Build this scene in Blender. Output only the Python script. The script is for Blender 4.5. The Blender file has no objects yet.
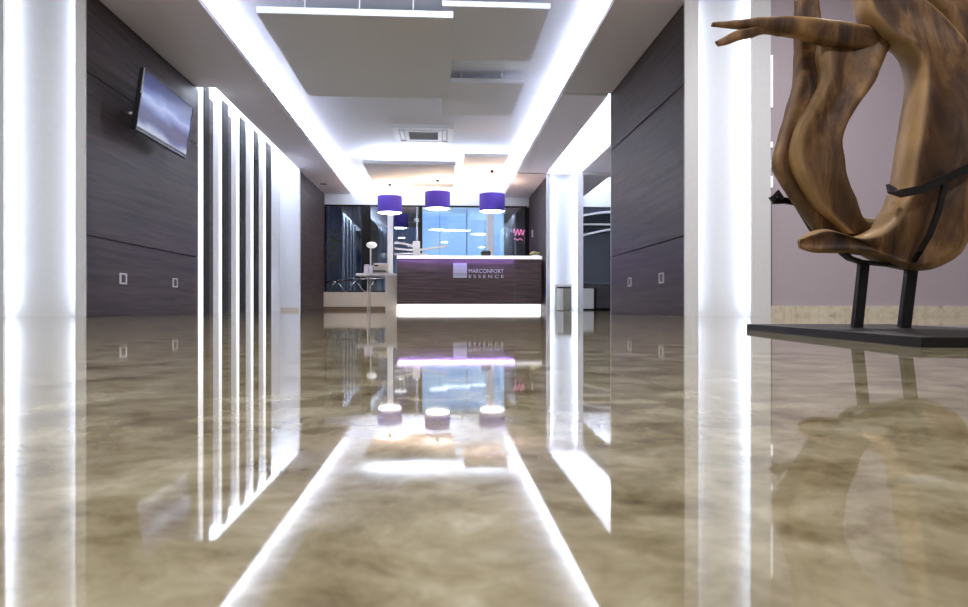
import bpy, bmesh, math, random
from mathutils import Vector, Matrix, noise

random.seed(7)
scene = bpy.context.scene
COL = scene.collection
PI = math.pi

# ------------------------------------------------------------------ helpers
class MB:
    """collects shapes into one bmesh, in the coordinates of the owning thing"""
    def __init__(self):
        self.bm = bmesh.new()

    def box(self, x0, x1, y0, y1, z0, z1, bevel=0.0):
        vs = [self.bm.verts.new(p) for p in
              [(x0, y0, z0), (x1, y0, z0), (x1, y1, z0), (x0, y1, z0),
               (x0, y0, z1), (x1, y0, z1), (x1, y1, z1), (x0, y1, z1)]]
        fs = [self.bm.faces.new([vs[i] for i in q]) for q in
              [(3, 2, 1, 0), (4, 5, 6, 7), (0, 1, 5, 4), (1, 2, 6, 5), (2, 3, 7, 6), (3, 0, 4, 7)]]
        if bevel > 0:
            es = list({e for f in fs for e in f.edges})
            bmesh.ops.bevel(self.bm, geom=es, offset=bevel, segments=2, affect='EDGES', profile=0.6)
        return self

    def tube(self, pts, r, seg=10, cap=True):
        pts = [Vector(p) for p in pts]
        rs = r if isinstance(r, (list, tuple)) else [r] * len(pts)
        rings = []
        n = None
        for i, p in enumerate(pts):
            t = (pts[min(i + 1, len(pts) - 1)] - pts[max(i - 1, 0)]).normalized()
            if n is None:
                ref = Vector((0, 0, 1)) if abs(t.z) < .9 else Vector((1, 0, 0))
                n = t.cross(ref).normalized()
            else:
                n = (n - t * n.dot(t)).normalized()
            b = t.cross(n)
            rings.append([self.bm.verts.new(p + (n * math.cos(2 * PI * k / seg) + b * math.sin(2 * PI * k / seg)) * rs[i]) for k in range(seg)])
        for a, b in zip(rings, rings[1:]):
            for k in range(seg):
                f = self.bm.faces.new([a[k], a[(k + 1) % seg], b[(k + 1) % seg], b[k]])
                f.smooth = True
        if cap:
            self.bm.faces.new(rings[0][::-1])
            self.bm.faces.new(rings[-1])
        return self

    def bar(self, pts, w, d):
        """rectangular bar along pts lying mostly in the xz plane; w in plane, d along y"""
        pts = [Vector(p) for p in pts]
        rings = []
        for i, p in enumerate(pts):
            t = (pts[min(i + 1, len(pts) - 1)] - pts[max(i - 1, 0)]).normalized()
            n = Vector((-t.z, 0, t.x))
            if n.length < 1e-4:
                n = Vector((1, 0, 0))
            n.normalize()
            y = Vector((0, 1, 0))
            rings.append([self.bm.verts.new(p + n * (w / 2) * sa + y * (d / 2) * sb) for sa, sb in ((-1, -1), (1, -1), (1, 1), (-1, 1))])
        for a, b in zip(rings, rings[1:]):
            for k in range(4):
                self.bm.faces.new([a[k], a[(k + 1) % 4], b[(k + 1) % 4], b[k]])
        self.bm.faces.new(rings[0][::-1])
        self.bm.faces.new(rings[-1])
        return self

    def lathe(self, prof, cx=0, cy=0, seg=40, smooth=True):
        rings = []
        for r, z in prof:
            r = max(r, 1e-4)
            rings.append([self.bm.verts.new((cx + r * math.cos(2 * PI * k / seg), cy + r * math.sin(2 * PI * k / seg), z)) for k in range(seg)])
        for a, b in zip(rings, rings[1:]):
            for k in range(seg):
                f = self.bm.faces.new([a[k], a[(k + 1) % seg], b[(k + 1) % seg], b[k]])
                f.smooth = smooth
        return self

    def prism(self, poly, z0, z1):
        lo = [self.bm.verts.new((x, y, z0)) for x, y in poly]
        hi = [self.bm.verts.new((x, y, z1)) for x, y in poly]
        n = len(poly)
        self.bm.faces.new(lo[::-1])
        self.bm.faces.new(hi)
        for k in range(n):
            self.bm.faces.new([lo[k], lo[(k + 1) % n], hi[(k + 1) % n], hi[k]])
        return self

    def ribbon(self, pts, h, d):
        """a band following pts (x, y, z), height h, depth d along +y"""
        rings = []
        for x, y, z in pts:
            rings.append([self.bm.verts.new(p) for p in ((x, y, z), (x, y + d, z), (x, y + d, z + h), (x, y, z + h))])
        for a, b in zip(rings, rings[1:]):
            for k in range(4):
                self.bm.faces.new([a[k], b[k], b[(k + 1) % 4], a[(k + 1) % 4]])
        self.bm.faces.new(rings[0])
        self.bm.faces.new(rings[-1][::-1])
        return self


def link(name, mb, mat, parent=None, off=(0, 0, 0)):
    me = bpy.data.meshes.new(name)
    bm = mb.bm
    bmesh.ops.recalc_face_normals(bm, faces=bm.faces)
    o_ = Vector(off)
    p = parent
    while p is not None:
        o_ = o_ + Vector(p.location)
        p = p.parent
    if o_.length > 0:
        bmesh.ops.translate(bm, verts=bm.verts, vec=-o_)
    bm.to_mesh(me)
    bm.free()
    me.materials.append(mat)
    o = bpy.data.objects.new(name, me)
    COL.objects.link(o)
    if parent is not None:
        o.parent = parent
    return o


def part(name, mb, mat, parent, label=None):
    """mesh given in world coordinates (parent chain unrotated)"""
    o = link(name, mb, mat, parent)
    if label:
        o['label'] = label
    return o


def lpart(name, mb, mat, parent, label=None):
    """mesh given in the thing's own local coordinates"""
    me = bpy.data.meshes.new(name)
    bmesh.ops.recalc_face_normals(mb.bm, faces=mb.bm.faces)
    mb.bm.to_mesh(me)
    mb.bm.free()
    me.materials.append(mat)
    o = bpy.data.objects.new(name, me)
    COL.objects.link(o)
    o.parent = parent
    if label:
        o['label'] = label
    return o


def struct(name, mb, mat):
    o = link(name, mb, mat)
    o['kind'] = 'structure'
    return o


def tag(o, label, cat, group=None):
    o['label'] = label
    o['category'] = cat
    if group:
        o['group'] = group
    return o


def thing(name, label, cat, loc=(0, 0, 0), rotz=0.0, group=None):
    o = bpy.data.objects.new(name, None)
    COL.objects.link(o)
    o.empty_display_size = .1
    o.location = loc
    o.rotation_euler = (0, 0, rotz)
    return tag(o, label, cat, group)


def copy_tree(o, parent=None):
    c = o.copy()
    COL.objects.link(c)
    if parent is not None:
        c.parent = parent
    for ch in [x for x in bpy.data.objects if x.parent == o]:
        copy_tree(ch, c)
    return c


# ------------------------------------------------------------------ materials
def srgb(r, g, b):
    def f(c):
        c /= 255
        return c / 12.92 if c <= .04045 else ((c + .055) / 1.055) ** 2.4
    return (f(r), f(g), f(b), 1)


def new_mat(name):
    m = bpy.data.materials.new(name)
    m.use_nodes = True
    nt = m.node_tree
    return m, nt, nt.nodes['Principled BSDF']


def plain(name, col, rough=.5, metal=0.0, emit=None, strength=0.0, noise_amt=.04, scale=30):
    m, nt, b = new_mat(name)
    b.inputs['Roughness'].default_value = rough
    b.inputs['Metallic'].default_value = metal
    tc = nt.nodes.new('ShaderNodeTexCoord')
    n = nt.nodes.new('ShaderNodeTexNoise')
    n.inputs['Scale'].default_value = scale
    n.inputs['Detail'].default_value = 3
    nt.links.new(tc.outputs['Object'], n.inputs['Vector'])
    mx = nt.nodes.new('ShaderNodeMix')
    mx.data_type = 'RGBA'
    c = Vector(col[:3])
    mx.inputs[6].default_value = (*(c * (1 - noise_amt)), 1)
    mx.inputs[7].default_value = (*[min(1, v * (1 + noise_amt)) for v in c], 1)
    nt.links.new(n.outputs['Fac'], mx.inputs[0])
    nt.links.new(mx.outputs[2], b.inputs['Base Color'])
    if emit is not None:
        b.inputs['Emission Color'].default_value = emit
        b.inputs['Emission Strength'].default_value = strength
    return m


def glass_mat(name, tint, rough=.0, alpha_mix=.0, refl_ior=1.5):
    """thin architectural pane: clear see-through with mirror reflection"""
    m, nt, b = new_mat(name)
    nt.nodes.remove(b)
    out = nt.nodes['Material Output']
    tr = nt.nodes.new('ShaderNodeBsdfTransparent')
    tr.inputs['Color'].default_value = tint
    gl = nt.nodes.new('ShaderNodeBsdfGlossy')
    gl.inputs['Roughness'].default_value = rough
    gl.inputs['Color'].default_value = (.9, .95, 1, 1)
    fr = nt.nodes.new('ShaderNodeFresnel')
    fr.inputs['IOR'].default_value = refl_ior
    mx = nt.nodes.new('ShaderNodeMixShader')
    nt.links.new(fr.outputs[0], mx.inputs[0])
    nt.links.new(tr.outputs[0], mx.inputs[1])
    nt.links.new(gl.outputs[0], mx.inputs[2])
    nt.links.new(mx.outputs[0], out.inputs['Surface'])
    return m


def wood_veneer(name, dark, light, scale=(.9, .9, 20.0), rough=.5):
    m, nt, b = new_mat(name)
    tc = nt.nodes.new('ShaderNodeTexCoord')
    mp = nt.nodes.new('ShaderNodeMapping')
    mp.inputs['Scale'].default_value = scale
    nt.links.new(tc.outputs['Object'], mp.inputs['Vector'])
    n1 = nt.nodes.new('ShaderNodeTexNoise')
    n1.inputs['Scale'].default_value = 1.0
    n1.inputs['Detail'].default_value = 7
    n1.inputs['Roughness'].default_value = .62
    n1.inputs['Distortion'].default_value = .5
    nt.links.new(mp.outputs[0], n1.inputs['Vector'])
    n2 = nt.nodes.new('ShaderNodeTexNoise')
    n2.inputs['Scale'].default_value = 6.0
    n2.inputs['Detail'].default_value = 4
    nt.links.new(mp.outputs[0], n2.inputs['Vector'])
    mm = nt.nodes.new('ShaderNodeMath')
    mm.operation = 'MULTIPLY_ADD'
    mm.inputs[1].default_value = .35
    nt.links.new(n2.outputs['Fac'], mm.inputs[0])
    nt.links.new(n1.outputs['Fac'], mm.inputs[2])
    cr = nt.nodes.new('ShaderNodeValToRGB')
    cr.color_ramp.elements[0].position = .45
    cr.color_ramp.elements[1].position = .9
    cr.color_ramp.elements[0].color = dark
    cr.color_ramp.elements[1].color = light
    nt.links.new(mm.outputs[0], cr.inputs[0])
    nt.links.new(cr.outputs[0], b.inputs['Base Color'])
    b.inputs['Roughness'].default_value = rough
    b.inputs['Specular IOR Level'].default_value = .35
    bp = nt.nodes.new('ShaderNodeBump')
    bp.inputs['Strength'].default_value = .08
    bp.inputs['Distance'].default_value = .002
    nt.links.new(mm.outputs[0], bp.inputs['Height'])
    nt.links.new(bp.outputs[0], b.inputs['Normal'])
    return m


def marble(name, cols, scale, rough, joints=False, vein=.06):
    m, nt, b = new_mat(name)
    tc = nt.nodes.new('ShaderNodeTexCoord')
    mp = nt.nodes.new('ShaderNodeMapping')
    mp.inputs['Scale'].default_value = (scale, scale, scale)
    mp.inputs['Rotation'].default_value = (0, 0, .5)
    nt.links.new(tc.outputs['Object'], mp.inputs['Vector'])
    n0 = nt.nodes.new('ShaderNodeTexNoise')
    n0.inputs['Scale'].default_value = 1.1
    n0.inputs['Detail'].default_value = 4
    nt.links.new(mp.outputs[0], n0.inputs['Vector'])
    va = nt.nodes.new('ShaderNodeMix')
    va.data_type = 'RGBA'
    va.blend_type = 'LINEAR_LIGHT'
    va.inputs[0].default_value = .35
    nt.links.new(mp.outputs[0], va.inputs[6])
    nt.links.new(n0.outputs['Color'], va.inputs[7])
    n1 = nt.nodes.new('ShaderNodeTexNoise')
    n1.inputs['Scale'].default_value = 1.6
    n1.inputs['Detail'].default_value = 10
    n1.inputs['Roughness'].default_value = .68
    nt.links.new(va.outputs[2], n1.inputs['Vector'])
    cr = nt.nodes.new('ShaderNodeValToRGB')
    e = cr.color_ramp.elements
    e[0].position, e[0].color = .30, cols[0]
    e[1].position, e[1].color = .72, cols[3]
    k = e.new(.44); k.color = cols[1]
    k = e.new(.56); k.color = cols[2]
    nt.links.new(n1.outputs['Fac'], cr.inputs[0])
    # pale veins
    vo = nt.nodes.new('ShaderNodeTexNoise')
    vo.inputs['Scale'].default_value = 2.3
    vo.inputs['Detail'].default_value = 6
    nt.links.new(va.outputs[2], vo.inputs['Vector'])
    ab = nt.nodes.new('ShaderNodeMath'); ab.operation = 'SUBTRACT'; ab.inputs[1].default_value = .5
    nt.links.new(vo.outputs['Fac'], ab.inputs[0])
    ab2 = nt.nodes.new('ShaderNodeMath'); ab2.operation = 'ABSOLUTE'
    nt.links.new(ab.outputs[0], ab2.inputs[0])
    mr = nt.nodes.new('ShaderNodeMapRange')
    mr.inputs['From Min'].default_value = 0
    mr.inputs['From Max'].default_value = .018
    mr.inputs['To Min'].default_value = vein
    mr.inputs['To Max'].default_value = 0
    nt.links.new(ab2.outputs[0], mr.inputs['Value'])
    mx = nt.nodes.new('ShaderNodeMix'); mx.data_type = 'RGBA'
    mx.inputs[7].default_value = cols[3]
    nt.links.new(mr.outputs[0], mx.inputs[0])
    nt.links.new(cr.outputs[0], mx.inputs[6])
    col_out = mx.outputs[2]
    if joints:
        br = nt.nodes.new('ShaderNodeTexBrick')
        br.offset = 0
        br.inputs['Scale'].default_value = 1
        br.inputs['Brick Width'].default_value = .8
        br.inputs['Row Height'].default_value = .8
        br.inputs['Mortar Size'].default_value = .0012
        br.inputs['Color1'].default_value = (1, 1, 1, 1)
        br.inputs['Color2'].default_value = (1, 1, 1, 1)
        br.inputs['Mortar'].default_value = (.86, .83, .8, 1)
        mb2 = nt.nodes.new('ShaderNodeMapping'); mb2.inputs['Location'].default_value = (.33, .1, 0)
        nt.links.new(tc.outputs['Object'], mb2.inputs['Vector'])
        nt.links.new(mb2.outputs[0], br.inputs['Vector'])
        mj = nt.nodes.new('ShaderNodeMix'); mj.data_type = 'RGBA'; mj.blend_type = 'MULTIPLY'
        mj.inputs[0].default_value = 1
        nt.links.new(mx.outputs[2], mj.inputs[6])
        nt.links.new(br.outputs['Color'], mj.inputs[7])
        col_out = mj.outputs[2]
    nt.links.new(col_out, b.inputs['Base Color'])
    b.inputs['Roughness'].default_value = rough
    b.inputs['IOR'].default_value = 1.5
    return m


def emitter(name, col, strength):
    m, nt, b = new_mat(name)
    b.inputs['Base Color'].default_value = (.8, .8, .8, 1)
    b.inputs['Emission Color'].default_value = col
    b.inputs['Emission Strength'].default_value = strength
    return m


WHITE = srgb(240, 243, 250)
M_paint = plain('white_paint', WHITE, .6)
M_ceil = plain('ceiling_paint', srgb(232, 233, 238), .7)
M_soffit = plain('soffit_paint', srgb(243, 238, 252), .7)
M_panel = plain('acoustic_panel', srgb(246, 245, 250), .85, scale=120)
M_edge = plain('panel_edge_white', srgb(240, 240, 244), .5)
M_greywall = plain('mauve_grey_paint', srgb(196, 186, 198), .7)
M_wood = wood_veneer('dark_veneer', srgb(26, 18, 20), srgb(82, 64, 64))
M_wood_x = wood_veneer('dark_veneer_desk', srgb(54, 42, 42), srgb(108, 90, 86), (1.6, 2, 30))
M_darktip = plain('black_trim', srgb(14, 12, 13), .8)
M_floor = marble('polished_marble', [srgb(84, 70, 48), srgb(136, 125, 97), srgb(166, 157, 130), srgb(204, 198, 176)], 9.5, .035, joints=True)
M_skirt = marble('skirting_marble', [srgb(184, 172, 150), srgb(222, 212, 190), srgb(236, 228, 208), srgb(246, 240, 226)], 9.0, .2)
M_led = emitter('led_white', (.86, .92, 1, 1), 6)
M_added_glow_soft = plain('added_glow_soft', srgb(225, 226, 236), .5, emit=(.9, .93, 1, 1), strength=.22)  # soft glow added to the white fin returns
M_added_glow = emitter('added_glow', (.95, .97, 1, 1), 1.0)  # added glow for fin edges, cladding return, glints and fill lights
M_plinth = emitter('lit_plinth', (.97, .98, 1, 1), 1.7)
M_black = plain('black_plastic', srgb(18, 18, 20), .35)
M_iron = plain('black_iron', srgb(20, 18, 18), .5, .3, scale=80, noise_amt=.2)
M_chrome = plain('brushed_steel', srgb(190, 192, 198), .25, .9)
M_white_pl = plain('white_plastic', srgb(238, 238, 240), .35)
M_socket = plain('socket_white', srgb(225, 222, 222), .4)
M_grille = plain('grille_grey', srgb(150, 150, 156), .6)
M_cream = plain('cream_laminate', srgb(226, 214, 200), .45)
M_paper = plain('paper', srgb(240, 232, 240), .8)
M_lilac = plain('lilac_print', srgb(196, 176, 224), .7)
M_shade = plain('purple_fabric', srgb(70, 50, 158), .8, emit=srgb(70, 44, 170), strength=.08, scale=200)
M_lampdiff = emitter('lamp_diffuser', (1, .95, .88, 1), 9)
M_curtain = plain('navy_curtain', srgb(120, 152, 196), .8)
M_night = plain('night_black', srgb(16, 20, 30), .3)
M_leaf = plain('dark_leaf', srgb(84, 128, 66), .5, noise_amt=.3)
M_pot = plain('pot_grey', srgb(90, 88, 88), .6)
M_flower = plain('cream_flower', srgb(236, 216, 168), .7)
M_glass = glass_mat('clear_glass', (.80, .88, .95, 1), refl_ior=2.2)
M_glass_dark = glass_mat('dark_glass', (.35, .45, .55, 1), refl_ior=2.0)
M_purple_led = emitter('purple_led', (.38, .22, 1, 1), 2.5)
M_pink = emitter('pink_neon', (1, .15, .35, 1), 1.2)
M_binside = plain('bin_grey', srgb(150, 150, 140), .4, .3)
M_pouf_w = plain('white_leather', srgb(228, 228, 228), .5)
M_pouf_d = plain('dark_leather', srgb(40, 36, 38), .45)
M_terrace = plain('terrace_stone', srgb(60, 60, 66), .6)


def blue_panel_mat():
    m, nt, b = new_mat('blue_lit_glass')
    tc = nt.nodes.new('ShaderNodeTexCoord')
    n = nt.nodes.new('ShaderNodeTexNoise')
    n.inputs['Scale'].default_value = 1.3
    n.inputs['Detail'].default_value = 2
    nt.links.new(tc.outputs['Object'], n.inputs['Vector'])
    cr = nt.nodes.new('ShaderNodeValToRGB')
    cr.color_ramp.elements[0].color = srgb(150, 194, 244)
    cr.color_ramp.elements[1].color = srgb(192, 224, 252)
    cr.color_ramp.elements[0].position = .3
    cr.color_ramp.elements[1].position = .7
    nt.links.new(n.outputs['Fac'], cr.inputs[0])
    nt.links.new(cr.outputs[0], b.inputs['Emission Color'])
    b.inputs['Emission Strength'].default_value = 1.0
    b.inputs['Base Color'].default_value = srgb(90, 120, 170)
    b.inputs['Roughness'].default_value = .2
    return m


def tv_screen_mat():
    m, nt, b = new_mat('tv_picture')
    tc = nt.nodes.new('ShaderNodeTexCoord')
    mp = nt.nodes.new('ShaderNodeMapping')
    mp.inputs['Scale'].default_value = (1, 1.1, 3)
    nt.links.new(tc.outputs['Object'], mp.inputs['Vector'])
    n = nt.nodes.new('ShaderNodeTexNoise')
    n.inputs['Scale'].default_value = 2.0
    n.inputs['Detail'].default_value = 2.0
    nt.links.new(mp.outputs[0], n.inputs['Vector'])
    sx = nt.nodes.new('ShaderNodeSeparateXYZ')
    nt.links.new(tc.outputs['Object'], sx.inputs[0])
    mr = nt.nodes.new('ShaderNodeMapRange')
    mr.inputs['From Min'].default_value = -.235
    mr.inputs['From Max'].default_value = .257
    nt.links.new(sx.outputs['Z'], mr.inputs['Value'])
    ad = nt.nodes.new('ShaderNodeMath'); ad.operation = 'MULTIPLY_ADD'; ad.inputs[1].default_value = .3; ad.inputs[2].default_value = -.15
    nt.links.new(n.outputs['Fac'], ad.inputs[0])
    ad2 = nt.nodes.new('ShaderNodeMath'); ad2.operation = 'ADD'
    nt.links.new(ad.outputs[0], ad2.inputs[0]); nt.links.new(mr.outputs[0], ad2.inputs[1])
    cr = nt.nodes.new('ShaderNodeValToRGB')
    e = cr.color_ramp.elements
    e[0].position, e[0].color = .02, srgb(206, 214, 240)
    e[1].position, e[1].color = 1.0, srgb(40, 50, 110)
    for p, c in ((.13, srgb(92, 106, 166)), (.2, srgb(36, 44, 108)), (.34, srgb(40, 48, 120)), (.46, srgb(110, 124, 196)), (.58, srgb(168, 186, 240)), (.68, srgb(92, 112, 190)), (.8, srgb(44, 56, 132))):
        k = e.new(p); k.color = c
    nt.links.new(ad2.outputs[0], cr.inputs[0])
    nt.links.new(cr.outputs[0], b.inputs['Emission Color'])
    b.inputs['Emission Strength'].default_value = .5
    b.inputs['Base Color'].default_value = (.01, .01, .02, 1)
    b.inputs['Roughness'].default_value = .2
    b.inputs['Specular IOR Level'].default_value = .25
    return m


def root_wood_mat():
    m, nt, b = new_mat('root_wood')
    tc = nt.nodes.new('ShaderNodeTexCoord')
    mp = nt.nodes.new('ShaderNodeMapping')
    mp.inputs['Scale'].default_value = (6.5, 6.5, 2.0)
    nt.links.new(tc.outputs['Object'], mp.inputs['Vector'])
    n = nt.nodes.new('ShaderNodeTexNoise')
    n.inputs['Scale'].default_value = 1.4
    n.inputs['Detail'].default_value = 8
    n.inputs['Roughness'].default_value = .6
    n.inputs['Distortion'].default_value = 1.2
    nt.links.new(mp.outputs[0], n.inputs['Vector'])
    cr = nt.nodes.new('ShaderNodeValToRGB')
    e = cr.color_ramp.elements
    e[0].position, e[0].color = .36, srgb(38, 22, 12)
    e[1].position, e[1].color = .68, srgb(152, 114, 70)
    k = e.new(.5); k.color = srgb(86, 57, 31)
    nt.links.new(n.outputs['Fac'], cr.inputs[0])
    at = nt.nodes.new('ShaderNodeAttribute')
    at.attribute_name = 'edge_highlight'  # painted edge highlight, mixed in as a paler wood tone
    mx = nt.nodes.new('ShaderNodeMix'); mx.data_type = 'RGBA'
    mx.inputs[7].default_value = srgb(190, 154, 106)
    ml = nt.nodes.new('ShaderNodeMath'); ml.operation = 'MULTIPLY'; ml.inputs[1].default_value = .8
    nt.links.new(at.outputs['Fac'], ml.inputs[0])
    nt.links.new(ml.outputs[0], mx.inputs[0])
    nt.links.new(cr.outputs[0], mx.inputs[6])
    nt.links.new(mx.outputs[2], b.inputs['Base Color'])
    b.inputs['Roughness'].default_value = .5
    bp = nt.nodes.new('ShaderNodeBump')
    bp.inputs['Strength'].default_value = .25
    bp.inputs['Distance'].default_value = .006
    nt.links.new(n.outputs['Fac'], bp.inputs['Height'])
    nt.links.new(bp.outputs[0], b.inputs['Normal'])
    return m


M_blue = blue_panel_mat()
M_tv = tv_screen_mat()
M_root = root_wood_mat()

# ------------------------------------------------------------------ dimensions
SOF = 2.68      # soffit underside
CEI = 3.10      # tray ceiling
YP = 5.75       # front of the hall (lit slots)
YB = 16.3       # back glass wall

# ------------------------------------------------------------------ setting
struct('floor', MB().box(-5.2, 5.4, -4, 20, -.06, 0), M_floor)
struct('ceiling', MB().box(-5.2, 5.4, YP, YB + .2, CEI, CEI + .1), M_ceil)
struct('ceiling_front', MB().box(-5.2, 5.4, -4, YP, 2.95, 3.1), M_ceil)
# soffits
struct('ceiling_soffit_left', MB().box(-2.94, -2.05, YP + .035, 8.5, SOF, SOF + .045).box(-2.66, -2.05, 8.5, YB, SOF, SOF + .045), M_soffit)
sr = MB().box(1.48, 2.14, YP + .035, 8.45, SOF, SOF + .045).box(1.48, 2.05, 8.45, 13.4, SOF - .025, SOF + .045)
sr.box(1.48, 3.33, 13.4, YB, SOF - .045, SOF + .045)
struct('ceiling_soffit_right', sr, M_soffit)
struct('ceiling_soffit_bay', MB().box(2.74, 5.2, 8.45, 13.4, SOF, SOF + .045), M_soffit)
# beams closing the tops of the slots
struct('trim_beam_cross', MB().box(-2.05, 1.48, YP + .02, YP + .07, 2.95, CEI), M_paint)
struct('trim_beam_front', MB().box(-5.2, -2.05, YP + .02, YP + .07, SOF + .04, CEI).box(1.48, 5.2, YP + .02, YP + .07, SOF + .04, CEI), M_paint)
struct('trim_step', MB().box(1.48, 2.05, 8.44, 8.45, SOF - .025, SOF + .045).box(1.48, 2.05, 13.39, 13.4, SOF - .045, SOF + .045).box(2.78, 3.33, 13.39, 13.42, SOF - .045, SOF + .1), M_edge)

# left wall: wood cladding with grooves
def clad(y0, y1, x, out, seams, top):
    mb = MB()
    zs = [0.0] + seams + [top]
    for a, b in zip(zs, zs[1:]):
        mb.box(min(x, x + out), max(x, x + out), y0, y1, a + (.006 if a > 0 else 0), b - .006, .003)
    mb.box(min(x + out * .6, x + out * 1.2), max(x + out * .6, x + out * 1.2), y0, y1, 0, top)
    return mb

struct('wall_left', clad(5.84, 8.55, -2.88, -.04, [.66, 2.0], SOF), M_wood)
struct('wall_left_backing', MB().box(-3.1, -2.93, 5.9, 8.55, 0, SOF).box(-3.12, -3.0, 8.55, 13.4, 0, CEI).box(-5.2, -3.1, 13.4, 13.6, 0, CEI), M_paint)
struct('wall_left_recess', MB().box(-3.0, -2.985, 8.6, 12.05, 0, 2.78), M_wood)
struct('wall_left_niche', MB().box(-3.0, -2.64, 13.36, 13.46, 0, CEI), M_paint)
struct('baseboard_left', MB().box(-2.98, -2.655, 13.34, 13.36, 0, .06), M_cream)
struct('wall_left_rear', clad(13.46, YB, -2.655, -.04, [], SOF), M_wood)
# right wall
struct('wall_right', clad(5.84, 8.42, 2.08, .04, [.68, 1.98], SOF), M_wood)
struct('wall_right_backing', MB().box(2.13, 2.3, 5.9, 8.42, 0, SOF).box(2.08, 2.3, 8.42, 8.44, 0, SOF), M_paint)
struct('wall_right_rear', clad(13.6, YB, 2.08, .04, [], SOF - .05), M_wood)
struct('wall_right_bay', MB().box(5.2, 5.4, YP, YB + .2, 0, CEI), M_paint)
struct('wall_left_outer', MB().box(-5.4, -5.2, -4, 13.6, 0, CEI), M_paint)

# front room beside the camera
struct('wall_front_right', MB().box(5.2, 5.4, -4, YP, 0, CEI), M_greywall)
struct('wall_front_back', MB().box(-5.2, 5.4, -4.2, -4, 0, CEI), M_paint)
struct('wall_right_grey', MB().box(2.79, 5.2, 5.8, 5.95, 0, CEI), M_greywall)
struct('baseboard_right', MB().box(2.79, 5.2, 5.78, 5.8, 0, .085), M_skirt)
struct('wall_left_front', MB().box(-5.2, -3.5, YP, 5.95, 0, CEI), M_paint)

# lit vertical slots: jambs hiding vertical LEDs, back panel
def lit_slot(name, xa, xb, y, depth, ja, jb, top, oa, ob):
    """opening xa..xb in the plane y; jambs of width ja / jb on both sides; back at y + depth"""
    j = MB()
    j.box(xa - ja, xa, y, y + .03, 0, top)
    j.box(xb, xb + jb, y, y + .03, 0, top)
    struct('trim_' + name, j, M_paint)
    w = MB()
    w.box(xa - oa - .008, xb + ob + .008, y + depth, y + depth + .04, 0, top)
    w.box(xa - oa - .008, xa - oa, y + .03, y + depth, 0, top)
    w.box(xb + ob, xb + ob + .008, y + .03, y + depth, 0, top)
    struct('wall_' + name, w, M_paint)

lit_slot('slot_left', -3.44, -2.89, YP, .10, .06, .07, 2.95, .04, .008)
lit_slot('slot_right', 2.165, 2.625, YP, .12, .115, .165, 2.95, .06, .06)
lit_slot('slot_rear', 2.13, 2.66, 13.42, .12, .08, .11, CEI, .05, .05)
# dark shadow gap and little white pieces beside the grey wall
struct('trim_gap', MB().box(2.792, 2.812, 5.782, 5.80, .085, 1.02), M_darktip)

# back wall
struct('wall_back', MB().box(-5.2, 5.4, YB, YB + .2, 2.43, CEI), M_paint)
struct('wall_back_low', MB().box(-2.65, -1.0, YB - .12, YB + .1, .075, .41), M_cream)
struct('baseboard_back', MB().box(-2.65, -1.0, YB - .135, YB - .12, 0, .075), plain('brown_skirting', srgb(120, 98, 76), .4))
struct('terrace', MB().box(-9, 9, 20, 26, -.08, -.02), M_terrace)
struct('wall_terrace', MB().box(-9, 9, 19.4, 19.6, 0, 3.4), M_night)

# window in the back wall, left of desk: frame, panes
def window(name, x0, x1, z0, z1, cuts, mat, y=YB):
    fr = MB()
    fr.box(x0, x1, y, y + .05, z1 - .035, z1).box(x0, x1, y, y + .05, z0, z0 + .03)
    for c, w in [(x0, .04)] + cuts + [(x1 - .04, .04)]:
        fr.box(c, c + w, y, y + .05, z0, z1)
    o = struct(name, fr, M_darktip)
    p = part('window_pane', MB().box(x0, x1, y + .02, y + .028, z0, z1), mat, o)
    return o

window('window_1', -2.65, -.45, .41, 2.43, [(-1.80, .20)], M_glass)
window('window_2', -.45, 2.03, .0, 2.43, [], M_glass)
window('window_3', 2.12, 5.2, .0, 2.43, [], M_glass_dark)

# ------------------------------------------------------------------ wall fins on the left
fins = [(8.70, 8.88, 'lit wall fin nearest the television wall, dark front face'),
        (9.43, 9.66, 'second lit wall fin counting away from the television'),
        (10.23, 10.49, 'middle one of the five lit wall fins on the left wall'),
        (10.99, 11.22, 'fourth lit wall fin counting away from the television'),
        (11.76, 12.07, 'farthest lit wall fin, beside the plain white niche wall')]
for y0, y1, lab in fins:
    t = thing('wall_fin', lab, 'wall fin', (-2.92, (y0 + y1) / 2, 0), group='lit fins along the left wall')
    part('core', MB().box(-2.984, -2.87, y0, y1, 0, 2.84), M_paint, t)
    part('front_face', MB().box(-2.869, -2.855, y0 - .004, y1 + .002, 0, 2.80), M_darktip, t, 'black front face')
    part('light_strip', MB().box(-2.905, -2.872, y0 - .012, y0 - .0005, 0, 2.84), M_added_glow, t, 'outer edge of the white return, glow added')  # light on the return near the tip, put in as a glowing face
    part('diffuser', MB().box(-2.982, -2.907, y0 - .008, y0 - .0005, 0, 2.84), M_added_glow_soft, t, 'white return face, soft glow added')  # light on the inner return, put in as a soft glow
# end return of the cladding, its brightness added as glow
e = thing('cladding_return', 'narrow white return at the far edge of the television wall, glow added', 'wall return', (-2.92, 8.6, 0))
part('back_piece', MB().box(-2.98, -2.885, 8.556, 8.60, 0, 2.66), M_paint, e)
part('diffuser', MB().box(-2.884, -2.868, 8.556, 8.69, 0, 2.66), M_added_glow, e)  # bright return face given its own glow, not a lamp

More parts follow.
